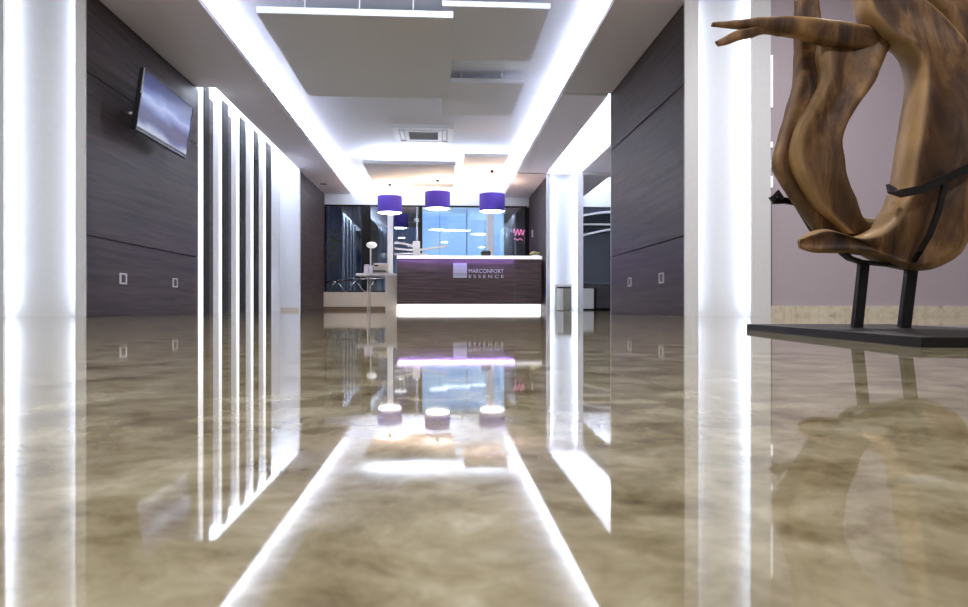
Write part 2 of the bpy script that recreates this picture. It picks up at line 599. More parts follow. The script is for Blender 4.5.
# ------------------------------------------------------------------ ceiling panels
def ceiling_panel(x0, x1, y0, y1, z, th, rods, label, mat=M_panel, ztop=CEI):
    t = thing('ceiling_panel', label, 'ceiling panel', ((x0 + x1) / 2, (y0 + y1) / 2, z), group='suspended ceiling panels')
    part('soffit_board', MB().box(x0 + .004, x1 - .004, y0 + .004, y1 - .004, z, z + .012), mat, t)
    part('edge_frame', MB().box(x0, x1, y0, y1, z + .010, z + th, .003), M_edge, t, 'white edge frame')
    for rx, ry in rods:
        part('hanger_rod', MB().tube([(rx, ry, z + th - .005), (rx, ry, ztop)], .007, 8), M_edge, t)
    return t

ceiling_panel(-1.73, .128, 6.72, 9.33, 2.85, .062, [(-1.30, 6.85), (-.78, 6.85), (-.26, 6.85), (-1.3, 9.2), (-.26, 9.2)], 'largest suspended ceiling panel, left of the middle, hung on white rods')
ceiling_panel(.02, 1.063, 6.69, 8.14, 2.95, .052, [(.3, 7.9), (.8, 7.9)], 'suspended ceiling panel at the top right, nearest the camera')
ceiling_panel(.022, 1.085, 8.95, 10.49, 2.95, .05, [(.27, 9.02), (.80, 9.02), (.27, 10.3), (.8, 10.3)], 'smaller suspended ceiling panel below and behind the top right one')
ceiling_panel(-1.41, .285, 12.88, 15.25, 2.68, .07, [(-1.2, 15.), (.1, 15.)], 'warm lit ceiling panel above the left and middle pendant lamps')
ceiling_panel(.44, 1.26, 12.8, 14.75, 2.83, .06, [(.6, 14.6), (1.1, 14.6)], 'small warm lit ceiling panel above the right pendant lamp')

# air conditioner
t = thing('air_conditioner', 'white square ceiling cassette air conditioner with grey grille', 'air conditioner', (-.28, 12.15, 3.02))
cx0, cx1, cy0, cy1, cz = -.79, .225, 11.62, 12.68, 3.03
fm = MB()
for (a, b, c, d) in [(cx0, cx1, cy0, cy0 + .10), (cx0, cx1, cy1 - .10, cy1), (cx0, cx0 + .1, cy0 + .1, cy1 - .1), (cx1 - .1, cx1, cy0 + .1, cy1 - .1)]:
    fm.box(a, b, c, d, cz, CEI, .008)
part('casing', fm, M_white_pl, t)
lv = MB().box(cx0 + .1, cx1 - .1, cy0 + .1, cy1 - .1, cz + .035, CEI)
part('air_duct', lv, plain('duct_shadow', srgb(190, 190, 196), .6), t)
fr2 = MB()
ix0, ix1, iy0, iy1 = cx0 + .19, cx1 - .19, cy0 + .19, cy1 - .19
for (a, b, c, d) in [(ix0, ix1, iy0, iy0 + .07), (ix0, ix1, iy1 - .07, iy1), (ix0, ix0 + .07, iy0 + .07, iy1 - .07), (ix1 - .07, ix1, iy0 + .07, iy1 - .07)]:
    fr2.box(a, b, c, d, cz - .004, cz + .04, .004)
gf = part('grille_frame', fr2, M_white_pl, t)
gr = MB().box(ix0 + .07, ix1 - .07, iy0 + .07, iy1 - .07, cz + .012, cz + .03)
k = iy0 + .09
while k < iy1 - .08:
    gr.box(ix0 + .07, ix1 - .07, k, k + .012, cz + .002, cz + .014)
    k += .035
part('grille', gr, M_grille, t, 'grey slatted grille')
for nm, (a, b, c, d) in enumerate([(cx0 + .115, cx0 + .175, cy0 + .2, cy1 - .2), (cx1 - .175, cx1 - .115, cy0 + .2, cy1 - .2), (cx0 + .2, cx1 - .2, cy0 + .115, cy0 + .175), (cx0 + .2, cx1 - .2, cy1 - .175, cy1 - .115)]):
    part('louvre', MB().box(a, b, c, d, cz + .006, cz + .02, .003), M_white_pl, t)

# recessed downlight in left soffit
t = thing('downlight', 'small round recessed downlight in the left soffit', 'ceiling light', (-2.47, 15.04, SOF))
part('bezel', MB().lathe([(.075, SOF + .002), (.078, SOF - .006), (.055, SOF - .008), (.05, SOF + .002)], -2.47, 15.04, 28), M_chrome, t)
part('lens', MB().lathe([(.0, SOF - .002), (.05, SOF - .002)], -2.47, 15.04, 28), M_grille, t)

# ------------------------------------------------------------------ pendant lamps
def pendant(x, y, ztop, zs1, zs0, label):
    t = thing('pendant_lamp', label, 'lamp', (x, y, ztop), group='purple pendant lamps over the desk')
    R = .257
    part('ceiling_canopy', MB().lathe([(.0, ztop), (.035, ztop), (.04, ztop - .02), (.03, ztop - .05), (.0, ztop - .055)], x, y, 20), M_black, t, 'black canopy')
    part('cord', MB().tube([(x, y, ztop - .05), (x, y, zs1 - .16)], .004, 6), M_edge, t)
    sh = part('lamp_shade', MB().lathe([(R, zs0), (R, zs1), (R - .006, zs1), (R - .006, zs0), (R, zs0)], x, y, 56), M_shade, t)
    sp = MB()
    for k in range(3):
        a = k * 2 * PI / 3
        sp.tube([(x, y, zs1 - .03), (x + (R - .004) * math.cos(a), y + (R - .004) * math.sin(a), zs1 - .01)], .003, 5)
    part('spider', sp, M_chrome, sh)
    part('diffuser', MB().lathe([(.0, zs0 - .012), (R - .05, zs0 - .010), (R - .008, zs0 + .006)], x, y, 56), M_lampdiff, t, 'glowing white diffuser disc')
    part('bulb', MB().lathe([(.0, zs1 - .27), (.03, zs1 - .25), (.035, zs1 - .22), (.015, zs1 - .17), (.012, zs1 - .16), (0, zs1 - .16)], x, y, 16), M_lampdiff, t)
    l = bpy.data.lights.new('pendant_bulb_light', 'POINT')
    l.energy = 27
    l.color = (1, .68, .34)
    l.shadow_soft_size = .03
    lo = bpy.data.objects.new('pendant_bulb_light', l)
    COL.objects.link(lo)
    lo.location = (x, y, zs1 - .06)
    return t

pendant(-1.06, 14.9, 2.68, 2.405, 2.06, 'left purple drum pendant lamp, lowest of the three over the desk')
pendant(-.05, 14.36, 2.68, 2.42, 2.08, 'middle purple drum pendant lamp over the reception desk')
pendant(1.05, 14.1, 2.83, 2.345, 2.0, 'right purple drum pendant lamp with the longest cord')

# ------------------------------------------------------------------ reception desk
DY = 14.0
t = thing('reception_desk', 'long dark wood reception desk with glowing white plinth and counter', 'reception desk', (.6, DY + .4, 0))
xl, xr = -.853, 2.045
part('body', MB().box(xl + .02, xr, DY + .04, DY + .75, .128, 1.0), M_wood_x, t)
fp = [(xl, -.06), (-.057, .256), (.262, 1.5), (1.506, xr)]
for a, b in [(xl, -.062), (-.058, 1.5), (1.504, xr)]:
    part('front_panel', MB().box(a, b, DY, DY + .035, .128, 1.005, .003), M_wood_x, t)
part('plinth', MB().box(xl + .02, xr - .02, DY + .05, DY + .70, 0, .126), M_plinth, t, 'glowing white plinth')
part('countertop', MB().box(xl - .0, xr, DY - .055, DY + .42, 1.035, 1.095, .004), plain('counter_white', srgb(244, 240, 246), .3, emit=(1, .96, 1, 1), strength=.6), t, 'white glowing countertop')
part('counter_riser', MB().box(xl + .02, xr - .02, DY + .03, DY + .40, 1.0, 1.035), M_wood_x, t)
part('light_strip', MB().box(xl + .02, 1.5, DY - .048, DY - .036, 1.031, 1.0355), M_purple_led, t, 'purple light strip under the counter')
# sign
sg = part('logo_plate', MB().box(.262, .538, DY - .016, DY, .655, .945, .003), plain('logo_silver', srgb(206, 206, 222), .35, .2), t, 'silver square logo plate')
lg = MB()
for k in range(3):
    x = .285 + k * .083
    lg.lathe([(.026, 0), (.026, .004), (.014, .004), (.014, 0)], 0, 0, 16)
    vs = lg.bm.verts[:] if False else None
lg = MB()
for k in range(3):
    x = .275 + k * .085
    lg.box(x, x + .07, DY - .019, DY - .016, .700, .708)
    lg.box(x, x + .009, DY - .019, DY - .016, .700, .745)
    lg.box(x + .061, x + .07, DY - .019, DY - .016, .700, .745)
    lg.box(x, x + .07, DY - .019, DY - .016, .738, .746)
part('logo_mark', lg, plain('logo_grey', srgb(120, 120, 136), .5), sg)


def text_mesh(name, s, size, x, y, z, mat, parent, width=None, spacing=1.0):
    cu = bpy.data.curves.new(name, 'FONT')
    cu.body = s
    cu.size = size
    cu.extrude = .004
    cu.space_character = spacing
    tmp = bpy.data.objects.new('tmp_text', cu)
    COL.objects.link(tmp)
    bpy.context.view_layer.update()
    dg = bpy.context.evaluated_depsgraph_get()
    me = bpy.data.meshes.new_from_object(tmp.evaluated_get(dg))
    bpy.data.objects.remove(tmp)
    xs = [v.co.x for v in me.vertices]
    w = max(xs) - min(xs)
    sx = width / w if width else 1
    for v in me.vertices:
        px, py, pz = (v.co.x - min(xs)) * sx, v.co.y, v.co.z
        v.co = Vector((x + px, y - pz, z + py)) - Vector(parent.location)
    me.materials.clear()
    me.materials.append(mat)
    bm = bmesh.new()
    bm.from_mesh(me)
    left = set(bm.verts)
    groups = []
    while left:
        st = [left.pop()]
        g = set(st)
        while st:
            v = st.pop()
            for e_ in v.link_edges:
                w2 = e_.other_vert(v)
                if w2 not in g:
                    g.add(w2); left.discard(w2); st.append(w2)
        groups.append(g)
    groups.sort(key=lambda g: min(v.co.x for v in g))
    for g in groups:
        bl = bmesh.new()
        mp = {v: bl.verts.new(v.co) for v in g}
        for f in bm.faces:
            if f.verts[0] in g:
                bl.faces.new([mp[v] for v in f.verts])
        ml = bpy.data.meshes.new(name)
        bl.to_mesh(ml); bl.free()
        ml.materials.append(mat)
        o = bpy.data.objects.new(name, ml)
        COL.objects.link(o)
        o.parent = parent
    bm.free()

M_letter = plain('letter_silver', srgb(214, 212, 226), .35, .1, emit=srgb(214, 212, 226), strength=.12)
text_mesh('letter', 'MARCONFORT', .112, .575, DY - .006, .752, M_letter, t, .70)
text_mesh('letter', 'ESSENCE', .09, .575, DY - .006, .652, M_letter, t, .70, 1.6)

# things on the counter
t = thing('bowl', 'round black bowl standing on the white counter', 'bowl', (.93, 14.22, 1.095))
part('vessel', MB().lathe([(0, 1.097), (.07, 1.097), (.10, 1.12), (.105, 1.17), (.08, 1.215), (.07, 1.21), (.09, 1.165), (.0, 1.12)], .93, 14.22, 32), M_black, t)
part('foot_ring', MB().lathe([(.05, 1.095), (.06, 1.095), (.055, 1.1), (.05, 1.1)], .93, 14.22, 28), M_black, t)

t = thing('flower_arrangement', 'low cream flower arrangement at the right end of the counter', 'flowers', (1.95, 14.2, 1.095))
part('dish', MB().lathe([(0, 1.096), (.06, 1.096), (.09, 1.125), (.085, 1.127), (0, 1.11)], 1.95, 14.2, 24), M_white_pl, t)
rr = random.Random(3)
for k in range(9):
    ax, ay, az = 1.95 + rr.uniform(-.085, .085), 14.2 + rr.uniform(-.05, .05), 1.135 + rr.uniform(0, .06)
    fl = MB()
    for q in range(6):
        a = q * PI / 3 + k
        fl.lathe([(0, az - .008), (.012, az - .004), (.018, az + .008), (.008, az + .016)], ax + .016 * math.cos(a), ay + .016 * math.sin(a), 8)
    part('blossom', fl, M_flower, t)
lf = MB()
for k in range(14):
    a = k * 2 * PI / 14
    lf.tube([(1.95 + .04 * math.cos(a), 14.2 + .04 * math.sin(a), 1.12), (1.95 + .10 * math.cos(a), 14.2 + .08 * math.sin(a), 1.15), (1.95 + .13 * math.cos(a), 14.2 + .1 * math.sin(a), 1.135)], [.006, .012, .002], 6)
part('leaves', lf, M_leaf, t)

# ------------------------------------------------------------------ side table with office things
t = thing('side_table', 'white side table joined by the left end of the reception desk', 'table', (-1.3, 14.6, 0))
part('table_top', MB().box(-1.70, -.875, 14.3, 14.95, .705, .755, .004), M_white_pl, t)
part('side_panel', MB().box(-1.11, -.88, 14.32, 14.93, 0, .705, .003), M_cream, t, 'cream slab side panel')
for yy in (14.4, 14.85):
    part('leg', MB().tube([(-1.47, yy, 0), (-1.47, yy, .705)], .013, 12), M_white_pl, t)

t = thing('printer', 'beige office printer on the white side table', 'printer', (-1.22, 14.6, .755))
part('body', MB().box(-1.36, -1.08, 14.42, 14.8, .755, .945, .012), M_cream, t)
part('paper_tray', MB().box(-1.35, -1.10, 14.33, 14.46, .80, .815, .003), M_black, t)
part('control_panel', MB().box(-1.34, -1.26, 14.41, 14.42, .90, .93), M_black, t)
part('lid', MB().box(-1.355, -1.085, 14.43, 14.79, .946, .965, .006), M_white_pl, t)

t = thing('document_holder', 'lilac and white document holder on the side table left of the printer', 'document holder', (-1.47, 14.47, .755))
part('tray', MB().box(-1.56, -1.39, 14.40, 14.62, .755, .77).box(-1.56, -1.39, 14.60, 14.62, .77, .93), M_white_pl, t)
for k in range(5):
    part('leaflet', MB().box(-1.55 + .01 * (k % 2), -1.47 + .004 * k, 14.43 + k * .03, 14.436 + k * .03, .77, .90 + .012 * k), M_lilac if k % 2 else M_paper, t)

t = thing('desk_lamp', 'white desk lamp with round head on the side table', 'lamp', (-1.45, 14.78, .755))
part('base', MB().lathe([(0, .756), (.07, .756), (.07, .772), (.02, .78), (0, .78)], -1.45, 14.78, 28), M_white_pl, t)
part('stem', MB().tube([(-1.45, 14.78, .775), (-1.45, 14.78, 1.1), (-1.45, 14.78, 1.32)], .014, 12), M_white_pl, t)
part('lamp_head', MB().lathe([(0, 1.30), (.05, 1.305), (.10, 1.335), (.11, 1.37), (.09, 1.41), (.04, 1.43), (0, 1.432)], -1.43, 14.78, 32), plain('lamp_white', srgb(244, 244, 248), .4, emit=(1, 1, 1, 1), strength=.3), t)

# posts behind the desk
for x, w, z0, lab in [(-1.195, .125, 0, 'white post behind the left pendant lamp and side table'), (1.08, .15, 0, 'cream white post behind the right pendant lamp')]:
    t = thing('post', lab, 'post', (x + w / 2, 16.1, 0), group='white posts by the glass wall')
    part('shaft', MB().box(x, x + w, 16.04, 16.16, .02, 2.52, .006), M_paint, t)
    part('foot_plate', MB().box(x - .02, x + w + .02, 16.02, 16.18, 0, .02), M_chrome, t)

# railing on the low wall
t = thing('railing', 'low white railing with diagonal braces on the low back wall', 'railing', (-2.2, YB - .06, .41))
part('top_rail', MB().tube([(-2.64, YB - .06, .64), (-1.75, YB - .06, .715), (-1.2, YB - .06, .72)], .017, 8), M_chrome, t)
for a, b in [(-2.6, -2.38), (-2.16, -2.38), (-2.16, -1.94), (-1.72, -1.94), (-1.72, -1.5)]:
    lo, hi = (a, b)
    part('brace', MB().tube([(lo, YB - .06, .415), (hi, YB - .06, .66)], .012, 8), M_chrome, t)

# door hardware on glass left of blue panel
t = thing('glass_door_bar', 'slim steel door bar with patch fittings left of the blue glass', 'door hardware', (-.53, YB - .05, 0))
part('bar', MB().tube([(-.53, YB - .05, 0), (-.53, YB - .05, 2.38)], .016, 10), M_chrome, t)
for z in (1.30, 1.50, 2.03):
    part('patch_fitting', MB().box(-.60, -.48, YB - .06, YB - .005, z, z + .09, .005), M_chrome, t)

# blue backlit partition
t = thing('glass_partition', 'light blue backlit glass partition behind the reception desk', 'glass partition', (.5, 16.55, 0))
for a, b in [(-.42, -.01), (.0, .62), (.64, 1.06), (1.07, 1.50)]:
    part('pane', MB().box(a, b, 16.55, 16.58, .02, 2.28, .002), M_blue, t)
part('head_rail', MB().box(-.45, 1.55, 16.54, 16.60, 2.285, 2.42), plain('pale_rail', srgb(190, 214, 236), .4, emit=srgb(190, 220, 244), strength=.6), t)
part('floor_rail', MB().box(-.45, 1.55, 16.54, 16.60, 0, .018), M_chrome, t)
for x in (-.445, .625, 1.5):
    part('mullion', MB().box(x, x + .02, 16.53, 16.55, 0, 2.42), M_edge, t)

# white wavy streaks at the glass, built as solid bands
def wave(x0, x1, y, z, amp, ph, h=.05, d=.12, n=24):
    return MB().ribbon([(x0 + (x1 - x0) * k / n, y, z + amp * math.sin(ph + 3.4 * k / n)) for k in range(n + 1)], h, d)

t = thing('wall_shelf', 'white wavy bands on the glass left of the blue partition', 'shelf', (-.7, 16.1, 1.3))
part('band', wave(-1.05, -.46, 16.17, 1.47, .05, 1.2, .05, .1), M_white_pl, t)
part('band', wave(-1.05, .16, 16.17, 1.42, -.06, .4, .045, .1), M_white_pl, t)
part('band', wave(-1.05, -.3, 16.17, 1.26, .02, 0, .04, .1), M_white_pl, t)
part('bracket', MB().box(-.62, -.46, 16.18, 16.29, 1.2, 1.58), M_white_pl, t)
t = thing('wall_shelf', 'reflections built as white wavy bands on the dark glass of the right bay', 'shelf', (3.7, 16.1, 1.7))  # reflections of ceiling and coves in the glass, built as solid bands
part('band', wave(3.1, 4.6, 16.12, 2.19, .08, -.6, .045, .12), M_white_pl, t)
part('band', wave(3.1, 4.6, 16.12, 1.98, .0, 0, .035, .12), M_white_pl, t)
part('band', wave(3.1, 4.6, 16.12, 1.76, .11, -.9, .045, .12), M_white_pl, t)
part('bracket', MB().box(4.5, 4.58, 16.2, 16.29, 1.7, 2.3), M_white_pl, t)

# curtain and plant behind the left window
cm = MB()
pts = [(-2.9 + 1.15 * k / 90, 17.3 + .05 * math.sin(k * 1.05) + .02 * math.sin(k * .37), 0) for k in range(91)]
cm.ribbon([(x, y, .05) for x, y, z in pts], 2.6, .012)
cu = link('curtain', cm, M_curtain)
tag(cu, 'blue grey pleated curtain behind the left glass', 'curtain')
cm = MB()
pts = [(-1.55 + .95 * k / 60, 17.5 + .05 * math.sin(k * 1.05), 0) for k in range(61)]
cm.ribbon([(x, y, .05) for x, y, z in pts], 2.0, .012)
cu = link('curtain', cm, M_curtain)
tag(cu, 'blue grey pleated curtain seen between the desk lamp and the white post', 'curtain')

t = thing('potted_plant', 'dark green leafy potted plant behind the left glass', 'plant', (-2.55, 16.85, 0))
part('pot', MB().lathe([(0, 0), (.16, 0), (.2, .34), (.18, .34), (0, .30)], -2.55, 16.85, 28), M_pot, t)
part('stem', MB().tube([(-2.55, 16.85, .3), (-2.53, 16.85, .8), (-2.56, 16.84, 1.45)], [.02, .016, .01], 8), M_leaf, t)
lm = MB()
rr = random.Random(5)
for k in range(70):
    z = rr.uniform(1.05, 1.85)
    a = rr.uniform(0, 2 * PI)
    L = rr.uniform(.2, .4)
    p0 = Vector((-2.55, 16.85, z))
    dr = Vector((math.cos(a), math.sin(a) * .7, rr.uniform(-.1, .6)))
    p1 = p0 + dr * L * .5
    p2 = p0 + dr * L + Vector((0, 0, -.08))
    sd = dr.cross(Vector((0, 0, 1))).normalized() * rr.uniform(.035, .07)
    v = [lm.bm.verts.new(q) for q in (p0, p1 + sd, p2, p1 - sd, p1 + Vector((0, 0, .012)))]
    lm.bm.faces.new([v[0], v[1], v[4]]); lm.bm.faces.new([v[1], v[2], v[4]])
    lm.bm.faces.new([v[2], v[3], v[4]]); lm.bm.faces.new([v[3], v[0], v[4]])
part('leaves', lm, M_leaf, t)

# switch and pink sign at right end of the back
t = thing('wall_switch', 'small white switch low on the dark wall behind the desk', 'switch', (2.078, 15.6, 1.75))
part('plate', MB().box(2.066, 2.079, 15.55, 15.72, 1.64, 1.80, .003), M_white_pl, t)
part('rocker', MB().box(2.06, 2.067, 15.59, 15.68, 1.68, 1.76, .002), M_socket, t)
t = thing('wall_switch', 'smaller grey sensor above the white switch behind the desk', 'switch', (2.078, 15.6, 2.0))
part('plate', MB().box(2.068, 2.079, 15.58, 15.68, 1.94, 2.02, .003), M_chrome, t)
part('lens', MB().lathe([(0, 0), (.02, 0), (.02, .004), (0, .006)], 0, 0, 12), M_grille, t).matrix_local = Matrix.Translation((-.010, .03, -.02)) @ Matrix.Rotation(-PI / 2, 4, 'Y')
t = thing('neon_sign', 'small dim pink neon squiggle behind the glass right of the blue partition', 'sign', (1.85, 16.6, 1.85))
part('tube', MB().tube([(1.74 + .02 * k, 16.6, 1.85 + .09 * math.sin(k * 1.5)) for k in range(14)], .012, 8), M_pink, t)
part('tube', MB().tube([(1.76 + .02 * k, 16.6, 1.68 + .02 * math.sin(k * 1.1)) for k in range(11)], .010, 8), M_pink, t)
part('backing', MB().box(1.7, 2.04, 16.62, 16.64, 1.6, 2.0), M_night, t)

# ------------------------------------------------------------------ right bay: bin, poufs
t = thing('waste_bin', 'grey and white waste bin in front of the rear lit slot', 'bin', (2.33, 13.15, 0))
part('body', MB().box(2.19, 2.47, 13.02, 13.28, .0, .42, .01), M_binside, t)
part('front_panel', MB().box(2.19, 2.31, 13.008, 13.02, .01, .42, .004), M_white_pl, t, 'white front panel')
part('lid', MB().box(2.18, 2.48, 13.0, 13.29, .45, .50, .01), M_white_pl, t)
part('opening_band', MB().box(2.20, 2.46, 13.02, 13.27, .42, .45), M_black, t)

def pouf(x0, x1, y0, y1, h, mat, label):
    t = thing('pouf', label, 'pouf', ((x0 + x1) / 2, (y0 + y1) / 2, 0), group='cube poufs in the right bay')
    part('cushion', MB().box(x0, x1, y0, y1, .03, h, .02), mat, t)
    sm = MB()
    sm.box(x0 - .003, x1 + .003, y0 - .003, y1 + .003, h - .075, h - .068)
    part('seam', sm, mat, t)
    for fx in (x0 + .05, x1 - .05):
        for fy in (y0 + .05, y1 - .05):
            part('foot', MB().lathe([(0, 0), (.02, 0), (.02, .03), (0, .03)], fx, fy, 12), M_black, t)
    return t

pouf(3.0, 3.40, 15.3, 15.72, .48, M_pouf_w, 'white cube pouf in the right bay, beside dark poufs')
pouf(3.45, 3.86, 15.3, 15.72, .50, M_pouf_d, 'dark cube pouf right of the white one')
pouf(3.9, 4.3, 15.3, 15.72, .50, M_pouf_d, 'dark cube pouf farthest right in the bay')
t = thing('bench', 'low dark upholstered bench along the dark glass in the right bay', 'bench', (4.0, 16.0, 0))
part('seat', MB().box(2.3, 5.1, 15.82, 16.1, .35, .62, .02), M_pouf_d, t)
part('base', MB().box(2.35, 5.05, 15.86, 16.1, 0, .35), M_black, t)

# ------------------------------------------------------------------ sockets
def socket(x, y, z, side, label):
    t = thing('wall_socket', label, 'socket', (x, y, z), group='white framed wall sockets')
    s = side
    def bx(mb, d0, d1, a, b, c, d, bev=0):
        return mb.box(min(x + s * d0, x + s * d1), max(x + s * d0, x + s * d1), y + a, y + b, z + c, z + d, bev)
    f = MB()
    bx(f, 0, .009, -.07, .07, .036, .05); bx(f, 0, .009, -.07, .07, -.05, -.036)
    bx(f, 0, .009, -.07, -.045, -.036, .036); bx(f, 0, .009, .045, .07, -.036, .036)
    part('frame', f, M_socket, t)
    part('insert', bx(MB(), 0, .005, -.045, .045, -.036, .036), M_black, t, 'black insert')
    return t

socket(-2.88, 6.56, .333, 1, 'white framed socket on the left wall, nearer to the camera')
socket(-2.88, 7.81, .338, 1, 'white framed socket on the left wall, farther under the television')
socket(2.08, 6.46, .348, -1, 'white framed socket on the right wood wall, nearer the lit slot')
socket(2.08, 7.56, .349, -1, 'white framed socket on the right wood wall, farther from the lit slot')

# ------------------------------------------------------------------ television (local axes: x out of wall, y along wall, z up)
t = thing('television', 'flat black television tilted down on the left wood wall', 'television', (-2.64, 6.95, 1.91))
t.rotation_euler = (0, math.radians(8.5), 0)
hw, hh = .62, .275
fr = MB()
fr.box(-.03, .012, -hw, hw, hh - .018, hh, .004).box(-.03, .012, -hw, hw, -hh, -hh + .04, .004)
fr.box(-.03, .012, -hw, -hw + .018, -hh + .04, hh - .018).box(-.03, .012, hw - .018, hw, -hh + .04, hh - .018)
lpart('frame', fr, M_black, t)
lpart('back_cover', MB().box(-.06, -.028, -hw + .05, hw - .05, -hh + .03, hh - .03, .01), M_black, t)
lpart('screen', MB().box(-.01, .006, -hw + .018, hw - .018, -hh + .04, hh - .018), M_tv, t, 'lit blue screen')
lpart('trim_strip', MB().box(.010, .016, -hw + .03, hw - .03, -hh + .008, -hh + .014), M_chrome, t, 'silver strip along the bottom')
lpart('side_trim', MB().box(.004, .014, -hw - .004, -hw, .05, hh), M_chrome, t)
lpart('wall_bracket', MB().box(-.20, -.06, -.12, .12, -.12, .0, .004).box(-.10, -.058, -.2, .2, -.16, .10), M_iron, t)
lpart('mount_arm', MB().tube([(-.19, -.5, -.12), (-.06, -.5, -.12)], .02, 10), M_chrome, t)

# ------------------------------------------------------------------ sculpture
LIMBS = {
    'A': [(-0.221, 1.346, -0.180, 1.346, 0.030, 0.020), (-0.224, 1.143, -0.163, 1.143, 0.030, 0.030), (-0.227, 0.969, -0.163, 0.969, 0.030, 0.034), (-0.230, 0.838, -0.157, 0.838, 0.030, 0.036), (-0.232, 0.737, -0.157, 0.737, 0.030, 0.040), (-0.253, 0.656, -0.174, 0.656, 0.030, 0.040), (-0.278, 0.576, -0.200, 0.570, 0.025, 0.040), (-0.296, 0.509, -0.211, 0.514, 0.020, 0.042), (-0.293, 0.474, -0.202, 0.488, 0.020, 0.042), (-0.271, 0.433, -0.179, 0.454, 0.020, 0.042), (-0.237, 0.379, -0.144, 0.410, 0.020, 0.040), (-0.199, 0.327, -0.098, 0.364, 0.020, 0.035), (-0.168, 0.278, -0.069, 0.307, 0.020, 0.030)],
    'B': [(-0.166, 0.881, 0.000, 0.887, -0.000, 0.030), (-0.185, 0.804, 0.017, 0.823, -0.010, 0.045), (-0.181, 0.722, -0.028, 0.717, -0.015, 0.050), (-0.206, 0.661, -0.071, 0.656, -0.020, 0.050), (-0.238, 0.605, -0.107, 0.593, -0.020, 0.050), (-0.260, 0.545, -0.122, 0.545, -0.020, 0.050), (-0.263, 0.494, -0.116, 0.494, -0.020, 0.050), (-0.246, 0.441, -0.107, 0.443, -0.020, 0.050), (-0.207, 0.379, -0.082, 0.388, -0.015, 0.045), (-0.159, 0.334, -0.057, 0.332, -0.010, 0.040), (-0.100, 0.287, 0.000, 0.281, 0.000, 0.030)],
    'C': [(0.029, 0.859, 0.011, 0.796, 0.000, 0.030), (-0.040, 0.872, -0.040, 0.804, -0.010, 0.035), (-0.115, 0.876, -0.127, 0.805, -0.030, 0.035), (-0.195, 0.879, -0.207, 0.814, -0.050, 0.033), (-0.288, 0.877, -0.288, 0.826, -0.070, 0.030), (-0.357, 0.868, -0.357, 0.828, -0.085, 0.026), (-0.407, 0.860, -0.407, 0.832, -0.095, 0.020), (-0.460, 0.853, -0.460, 0.833, -0.105, 0.014), (-0.516, 0.846, -0.519, 0.833, -0.115, 0.008)],
    'P': [(-0.304, 0.868, -0.317, 0.825, -0.075, 0.022), (-0.357, 0.856, -0.365, 0.825, -0.085, 0.020), (-0.407, 0.836, -0.407, 0.807, -0.100, 0.016), (-0.455, 0.823, -0.447, 0.796, -0.115, 0.013), (-0.489, 0.802, -0.478, 0.782, -0.125, 0.010), (-0.514, 0.788, -0.504, 0.775, -0.130, 0.006)],
    'D': [(-0.086, 1.327, 0.000, 1.341, 0.000, 0.030), (-0.083, 1.127, 0.043, 1.156, -0.000, 0.045), (-0.080, 1.008, 0.048, 1.037, -0.010, 0.055), (-0.074, 0.949, 0.077, 0.960, -0.015, 0.060), (-0.062, 0.896, 0.124, 0.916, -0.020, 0.060), (-0.014, 0.838, 0.172, 0.866, -0.025, 0.060), (0.039, 0.799, 0.203, 0.810, -0.030, 0.065), (0.065, 0.757, 0.225, 0.751, -0.030, 0.070), (0.070, 0.706, 0.242, 0.684, -0.030, 0.070), (0.063, 0.647, 0.248, 0.619, -0.030, 0.075), (0.049, 0.563, 0.242, 0.549, -0.030, 0.080), (0.037, 0.492, 0.225, 0.478, -0.030, 0.080), (0.028, 0.430, 0.211, 0.422, -0.030, 0.080), (0.011, 0.366, 0.207, 0.360, -0.030, 0.085), (-0.023, 0.318, 0.217, 0.295, -0.030, 0.085), (-0.056, 0.290, 0.191, 0.228, -0.030, 0.080), (-0.087, 0.278, 0.118, 0.183, -0.030, 0.075), (-0.121, 0.276, 0.048, 0.187, -0.030, 0.070), (-0.155, 0.286, -0.028, 0.218, -0.035, 0.060), (-0.191, 0.294, -0.115, 0.228, -0.040, 0.045), (-0.229, 0.282, -0.204, 0.230, -0.050, 0.030), (-0.256, 0.269, -0.253, 0.240, -0.055, 0.012)],
    'E': [(0.171, 1.390, 0.267, 1.390, 0.100, 0.030), (0.162, 1.180, 0.291, 1.198, 0.100, 0.045), (0.170, 1.025, 0.355, 1.037, 0.090, 0.050), (0.238, 0.902, 0.414, 0.902, 0.080, 0.055), (0.282, 0.750, 0.424, 0.735, 0.070, 0.055), (0.263, 0.597, 0.391, 0.573, 0.050, 0.050), (0.220, 0.490, 0.321, 0.470, 0.030, 0.050), (0.171, 0.370, 0.234, 0.350, 0.000, 0.050)],
    'F': [(-0.144, 0.347, -0.144, 0.260, 0.020, 0.035), (-0.067, 0.339, -0.067, 0.249, 0.025, 0.040), (0.011, 0.333, 0.011, 0.226, 0.020, 0.050), (0.098, 0.371, 0.098, 0.208, 0.010, 0.050)],
}
EDGE_HIGHLIGHT = {'A': (.15, .0), 'B': (.9, .15), 'C': (.6, .1), 'P': (.1, .25), 'D': (.9, .75), 'E': (.2, .6), 'F': (.7, .3)}  # highlight painted along left and right edge of each limb as paler wood


def catmull(rows, per=7):
    out = []
    n = len(rows)
    for i in range(n - 1):
        p0, p1, p2, p3 = rows[max(i - 1, 0)], rows[i], rows[i + 1], rows[min(i + 2, n - 1)]
        for k in range(per):
            s = k / per
            out.append([.5 * (2 * b + (c - a) * s + (2 * a - 5 * b + 4 * c - d) * s * s + (3 * b - a - 3 * c + d) * s ** 3) for a, b, c, d in zip(p0, p1, p2, p3)])
    out.append(list(rows[-1]))
    return out


